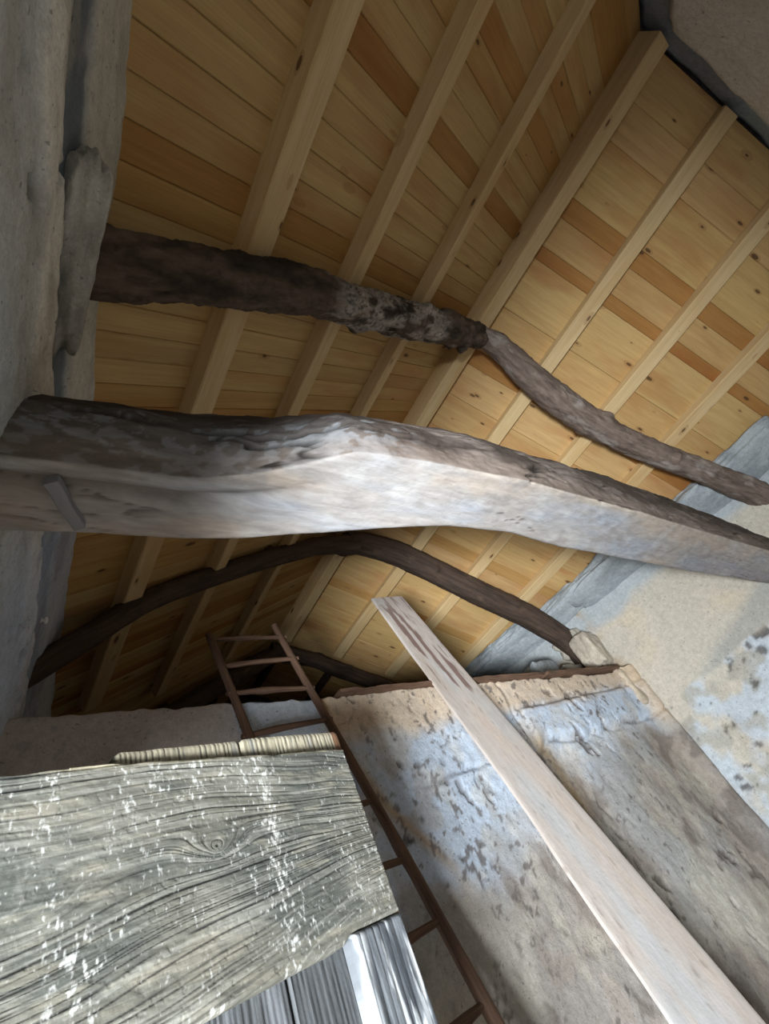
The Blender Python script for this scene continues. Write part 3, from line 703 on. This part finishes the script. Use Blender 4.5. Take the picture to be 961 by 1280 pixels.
# ------------------------------------------------------------------ leaning plank
def plank():
    n, k = 260, 40
    s = np.linspace(-1.54, 2.0, n)
    # right and left edge, pale limewashed board leaning on the wall top
    prof = []
    for j in range(k): prof.append((j / (k - 1), 0))
    prof = [(0, .5)] + [(j / (k - 1), 1.0) for j in range(k)] + [(1, .5)] + [(1 - j / (k - 1), 0.0) for j in range(k)]
    prof = np.array(prof); m_ = len(prof)
    S, A = np.meshgrid(s, prof[:, 0], indexing='ij'); _, B = np.meshgrid(s, prof[:, 1], indexing='ij')
    xl = np.interp(s, [-1.6, .4, 2.0], [2.06, 2.23, 2.28])[:, None] + .006 * vn(np.stack([s * 5, 0 * s, 0 * s], -1))[:, None]
    xr = 2.605 + .004 * vn(np.stack([s * 4, 0 * s + 9, 0 * s], -1))[:, None]
    X = xl + (xr - xl) * A
    th = .022; edge = 1 - .25 * np.exp(-(np.minimum(A, 1 - A) / .02) ** 2)
    Y = 1.80 + .215 * S - th * (B - .5) * edge - .006 * np.sin((A - .5) * 3.1)
    Z = S + 0 * A
    # top end cut slightly askew
    Z = Z + (S > 1.9) * (A - .5) * .02
    c = np.ones((n, m_, 3)) * np.array([.50, .455, .42])
    q = np.stack([X * 6, Z * 1.2, 0 * X + 9], -1)
    c = mixc(c, (.45, .465, .48), sstep(-.1, .3, fbm(q, 4)) * .7)
    c = mixc(c, (.53, .43, .35), sstep(.05, .4, fbm(q * 1.4 + 33, 4)) * .5)
    dk = sstep(.08, .2, fbm(np.stack([X * 26, Z * 2.5, 0 * X], -1), 4) + .45 * np.exp(-((A - .22 - .15 * (1.9 - Z)) / .12) ** 2) * sstep(1.0, 1.4, Z) * sstep(1.98, 1.85, Z) - .12) * sstep(.95, 1.05, Z)
    c = mixc(c, (.16, .09, .075), dk * .85)
    c = mixc(c, (.24, .20, .17), sstep(.36, .52, fbm(np.stack([X * 60, Z * 12, X * 20 + 3], -1), 4)) * .5)
    c = mixc(c, (.30, .26, .24), sstep(1.7, 2.0, Z) * .5)
    gr = np.stack([Z, X, Y], -1).reshape(-1, 3)
    F = [tuple(f) for f in grid_faces(n, m_, True)[:, ::-1].tolist()] + [tuple(range(m_)), tuple((n - 1) * m_ + j for j in range(m_ - 1, -1, -1))]
    return mesh_obj('leaning_plank', np.stack([X, Y, Z], -1).reshape(-1, 3), np.array(F, dtype=object), M_plank, None, True, c.reshape(-1, 3), gr)
pk = plank(); pk.modifiers.new('es', 'EDGE_SPLIT').split_angle = math.radians(50)
tag(pk, 'long wide pale plank with dark streaks near its top, leaning against the far wall', 'plank')

# ------------------------------------------------------------------ ladder
ld = tag(empty('ladder', (1.17, 1.37, -1.52)), 'rustic dark wooden ladder leaning on the far wall behind the old door', 'ladder')
def ly(z): return 1.774 + .27 * z
def ladder_part(name, pts, nl, seed, knobs=2):
    o = log(name, pts, M_rail, None, nl=nl, nr=14, rough=.10, crack=.0, sq=.10, seed=seed, knobs=knobs)
    o.parent = ld; o.matrix_parent_inverse = Matrix.Translation(-Vector(ld.location)); return o
rz = np.linspace(-1.52, 1.72, 9)
for s_, x0, tp in ((0, .955, 1.68), (1, 1.395, 1.75)):
    zz = np.linspace(-1.52, tp, 9)
    ladder_part('rail', [(x0 + .010 * math.sin(z * 2.1 + s_), ly(z), z, .021 + .006 * (1.7 - z) / 3.2) for z in zz], 150, 20 + s_)
for i, z in enumerate([1.635, 1.43, 1.215, .974, .745, .515, .281, .044, -.19, -.42, -.66, -.89, -1.12, -1.35]):
    dz = [.0, .012, -.01, .008][i % 4]
    ladder_part('rung', [(.93, ly(z), z - dz, .012), (1.17, ly(z) - .004, z + .003, .0145), (1.42, ly(z), z + dz, .012)], 40, 30 + i, 1)

# ------------------------------------------------------------------ old ledged door, swung into the room beside the camera
door = tag(empty('door_1', (.033, .928, FLOORZ + .02)), 'weathered grey ledged plank door standing open beside the camera', kind='structure')
DU = np.array([.9716, .2365, 0.0]); DN = np.array([.2365, -.9716, 0.0]); DO = np.array([.033, .928, 0.0])
def dpt(u, z, o): return DO + u[..., None] * DU + z[..., None] * np.array([0, 0, 1.0]) + o[..., None] * DN
def door_piece(name, u0, u1, zb, zt, o_front, th, nu, nz, relief, colour, round_r=.006, mat=M_weather, label=None, grain='z'):
    """u0/u1: functions of z-parameter or numbers; zb/zt functions of u"""
    a, b = np.meshgrid(np.linspace(0, 1, nu), np.linspace(0, 1, nz), indexing='ij')
    ul = u0(b) if callable(u0) else u0; ur = u1(b) if callable(u1) else u1
    U = ul + (ur - ul) * a; Zb = zb(U); Zt = zt(U); Z = Zb + (Zt - Zb) * b
    rel = relief(U, Z)
    de = np.minimum(np.minimum(U - ul, ur - U), np.minimum(Z - Zb, Zt - Z))
    rr = round_r * (1 if np.isscalar(round_r) else 1)
    k = np.clip(de / rr, 0, 1); fall = rr * (1 - np.sqrt(np.clip(1 - (1 - k) ** 2, 0, 1)))
    O = o_front + rel * np.clip(de / .004, 0, 1) - fall
    Vf = dpt(U, Z, O); Vb = dpt(U, Z, 0 * O + o_front - th)
    col = colour(U, Z, rel)
    gr = np.stack([U, Z, 0 * U], -1) if grain == 'u' else np.stack([Z, U, 0 * U], -1)
    n = nu * nz
    # back needs only its outline
    ring = [i * nz for i in range(nu)] + [(nu - 1) * nz + j for j in range(1, nz)] + [i * nz + nz - 1 for i in range(nu - 2, -1, -1)] + [j for j in range(nz - 2, 0, -1)]
    m_ = len(ring); V = np.concatenate([Vf.reshape(-1, 3), Vb.reshape(-1, 3)[ring]])
    colr = np.concatenate([col.reshape(-1, 3), col.reshape(-1, 3)[ring]]); grr = np.concatenate([gr.reshape(-1, 3), gr.reshape(-1, 3)[ring]])
    F = [tuple(f) for f in grid_faces(nu, nz).tolist()]
    F += [(ring[(i + 1) % m_], ring[i], n + i, n + (i + 1) % m_) for i in range(m_)] + [tuple(n + i for i in range(m_ - 1, -1, -1))]
    o = mesh_obj(name, V, np.array(F, dtype=object), mat, None, True, colr, grr)
    o.modifiers.new('es', 'EDGE_SPLIT').split_angle = math.radians(55)
    o.parent = door; o.matrix_parent_inverse = Matrix.Translation(-Vector(door.location))
    if label: o['label'] = label
    return o
# --- the broad ledge: eroded growth rings flowing round a knot
def ring_field(U, Z):
    w_ = .020 * vn(np.stack([U * 3, Z * 5, 0 * U], -1)) + .006 * vn(np.stack([U * 9, Z * 14, 0 * U + 3], -1))
    f = Z + w_ - .10 * (U - .3) * sstep(.32, .12, Z) - .045 * sstep(.3, .8, U) * sstep(.34, .1, Z)
    for (ku, kz, su, sz, am) in [(.352, .285, .060, .026, .040), (.352, .280, .016, .012, .022), (.03, .255, .090, .032, .034), (.62, .30, .16, .04, -.014)]:
        f = f + am * np.exp(-(((U - ku) / su) ** 2 + ((Z - kz) / sz) ** 2))
    return f
def rot2(U, Z, a, fu, fz, s_=0.0):
    """noise coordinates turned off the grid axes"""
    x = U * fu; z = Z * fz; ca, sa = math.cos(a), math.sin(a)
    return np.stack([x * ca + z * sa, -x * sa + z * ca, .37 * x + .21 * z + s_], -1)
def ledge_groove(U, Z):
    f = ring_field(U, Z)
    w_ = f + .0035 * vn(np.stack([f * 40, U * .8, 0 * U], -1))
    a = np.abs(np.sin(w_ * 105 * math.pi)); b = np.abs(np.sin(w_ * 47 * math.pi + 1))
    soft = vn(np.stack([w_ * 55, U * .7, 0 * U + 5], -1))
    band = sstep(-.5, .15, vn(np.stack([U * 1.8, f * 10, 0 * U + 8], -1)) + .2)
    g = np.exp(-(a / .30) ** 2) * sstep(-.5, .3, soft) * .8 + np.exp(-(b / .22) ** 2) * .9
    # grooves are broken along their length
    g *= sstep(-.55, .05, fbm(rot2(U, f, .1, 9, 120), 3))
    return g * band
def ledge_relief(U, Z):
    g = ledge_groove(U, Z)
    r = -.0022 * g + .0030 * fbm(rot2(U, Z, .2, 8, 22), 4) + .0009 * fbm(rot2(U, Z, .5, 60, 140), 4)
    hole = sstep(.30, .48, fbm(rot2(U, Z, .35, 75, 120, 3), 3))
    return r - .0006 * hole
def ledge_col(U, Z, rel):
    g = ledge_groove(U, Z)
    c = np.ones(U.shape + (3,)) * np.array([.200, .195, .165])
    c = mixc(c, (.30, .295, .26), sstep(-.15, .35, fbm(rot2(U, Z, .3, 7, 10), 4)) * .8)
    c = mixc(c, (.105, .115, .105), sstep(-.05, .3, fbm(rot2(U, Z, .2, 5, 13, 20), 4) + .45 * sstep(.36, .42, Z) * sstep(.0, .1, .47 - Z)) * .8)
    c = mixc(c, (.33, .31, .25), sstep(.1, .4, fbm(rot2(U, Z, .1, 12, 60, 40), 4)) * .6)
    c = mixc(c, (.035, .036, .034), g * .85)
    c = mixc(c, (.40, .40, .36), sstep(.05, .4, fbm(rot2(U, ring_field(U, Z), .02, 6, 170, 60), 3)) * (1 - g) * .45)
    # lime splashes: small pale flecks gathered in downward runs
    col_ = fbm(rot2(U, Z, .06, 15, 2.6, 31), 3)
    fl_ = fbm(rot2(U, Z, .25, 190, 110, 9), 4)
    c = mixc(c, (.80, .81, .79), sstep(.05, .50, fl_ + .75 * col_ - .06) * .75)
    c = mixc(c, (.60, .58, .50), sstep(.18, .40, col_) * .25)
    c = mixc(c, (.50, .45, .32), sstep(.012, .003, .452 - Z) * .8)  # light along the top edge, painted in as a pale strip
    return c
def zt_ledge(U): return .451 + .004 * vn(np.stack([U * 9, 0 * U, 0 * U], -1)) + .0022 * vn(np.stack([U * 30, 0 * U, 0 * U + 2], -1)) - .002 * (U < .1)
def zb_ledge(U):
    z = np.interp(U, [-.3, .28, .560, .592, .606, .618, .78], [.062, .062, .0665, .0695, .0775, .0825, .0812])
    return z + .0012 * vn(np.stack([U * 12, 0 * U, 0 * U + 7], -1))
door_piece('ledge', -.22, .770, zb_ledge, zt_ledge, 0.0, .030, 820, 330, ledge_relief, ledge_col, .009, label='broad horizontal plank with a knot and lime splashes', grain='u')
# --- vertical boards behind the ledge
def ribs(seed, amp=.0022, fr=95):
    def f(U, Z):
        w_ = U + .008 * vn(np.stack([Z * 3, U * 8, 0 * U + seed], -1))
        return amp * (np.abs(np.sin(w_ * fr * math.pi + 2.5 * vn(np.stack([w_ * 25, 0 * U, 0 * U + seed], -1)))) ** .5 - .7) + .001 * fbm(np.stack([U * 70, Z * 9, 0 * U], -1), 3)
    return f
def back_col(seed, base=(.13, .14, .15)):
    def f(U, Z, rel):
        c = np.ones(U.shape + (3,)) * np.array(base)  # dark base carries the ledge's shade on these boards
        c = mixc(c, (.75, .68, .50), sstep(.43, .47, Z) * .85)  # light on the board tops painted in as pale yellow
        c = mixc(c, (.02, .02, .022), sstep(0.0002, -.0010, rel) * .9)
        c = mixc(c, (.34, .36, .39), sstep(.2, .45, fbm(np.stack([U * 50, Z * 5, 0 * U + seed], -1), 3)) * .5)
        return c
    return f
def edge_col(U, Z, rel):
    c = back_col(4)(U, Z, rel)
    return mixc(c, (.26, .14, .08), sstep(.765, .775, U))
seams = [-.225, -.02, .186, .468, .800]
tops = [(.44, .44), (.44, .445), (.487, .500), (.5035, .5145)]
for i in range(4):
    a_, b_ = seams[i] + .0022, seams[i + 1] - .0022; t0, t1 = tops[i]
    def ztf(U, a_=a_, b_=b_, t0=t0, t1=t1, i=i): return t0 + (t1 - t0) * (U - a_) / (b_ - a_) + .0012 * vn(np.stack([U * 25, 0 * U, 0 * U + i], -1)) - .006 * np.exp(-((U - a_) / .006) ** 2) - .005 * np.exp(-((U - b_) / .005) ** 2)
    door_piece('vertical_board', a_, b_, lambda U: FLOORZ + .03 + 0 * U, ztf, -.031, .030, 90, 260, ribs(i * 3 + 1, .0022, 95 if i < 3 else 80), edge_col if i == 3 else back_col(i), .004)
# --- corner stile below the ledge
def stile_rel(U, Z):
    w_ = U - .06 * (Z - .08)
    return .0018 * (np.abs(np.sin(w_ * 46 * math.pi + 2.0 * vn(np.stack([w_ * 14, 0 * U, 0 * U], -1)))) ** .6 - .7) + .003 * fbm(np.stack([U * 18, Z * 4, 0 * U + 9], -1), 4) + .004 * np.exp(-((U - .625) / .012) ** 2)
def stile_col(U, Z, rel):
    c = np.ones(U.shape + (3,)) * np.array([.20, .22, .245])
    c = mixc(c, (.07, .08, .095), sstep(-.1, .3, fbm(np.stack([U * 22, Z * 5, 0 * U], -1), 4)) * .85)
    c = mixc(c, (.90, .95, 1.0), (np.exp(-((U - .626 - .03 * Z - .006 * vn(np.stack([Z * 14, 0 * Z, 0 * Z], -1))) / .012) ** 2) * sstep(-.5, .1, fbm(np.stack([U * 60, Z * 7, 0 * U + 3], -1), 3)) * .65 + sstep(.18, .4, fbm(np.stack([U * 70, Z * 9, 0 * U + 3], -1), 4)) * .6))
    return c
door_piece('stile', lambda b: .578 + .030 * b + 0 * b, .770, lambda U: FLOORZ + .03 + 0 * U, lambda U: np.interp(U, [.56, .606, .618, .78], [.066, .072, .0812, .0798]), -.001, .029, 110, 420, stile_rel, stile_col, .010, label='narrow upright board with a bright streak near its edge')
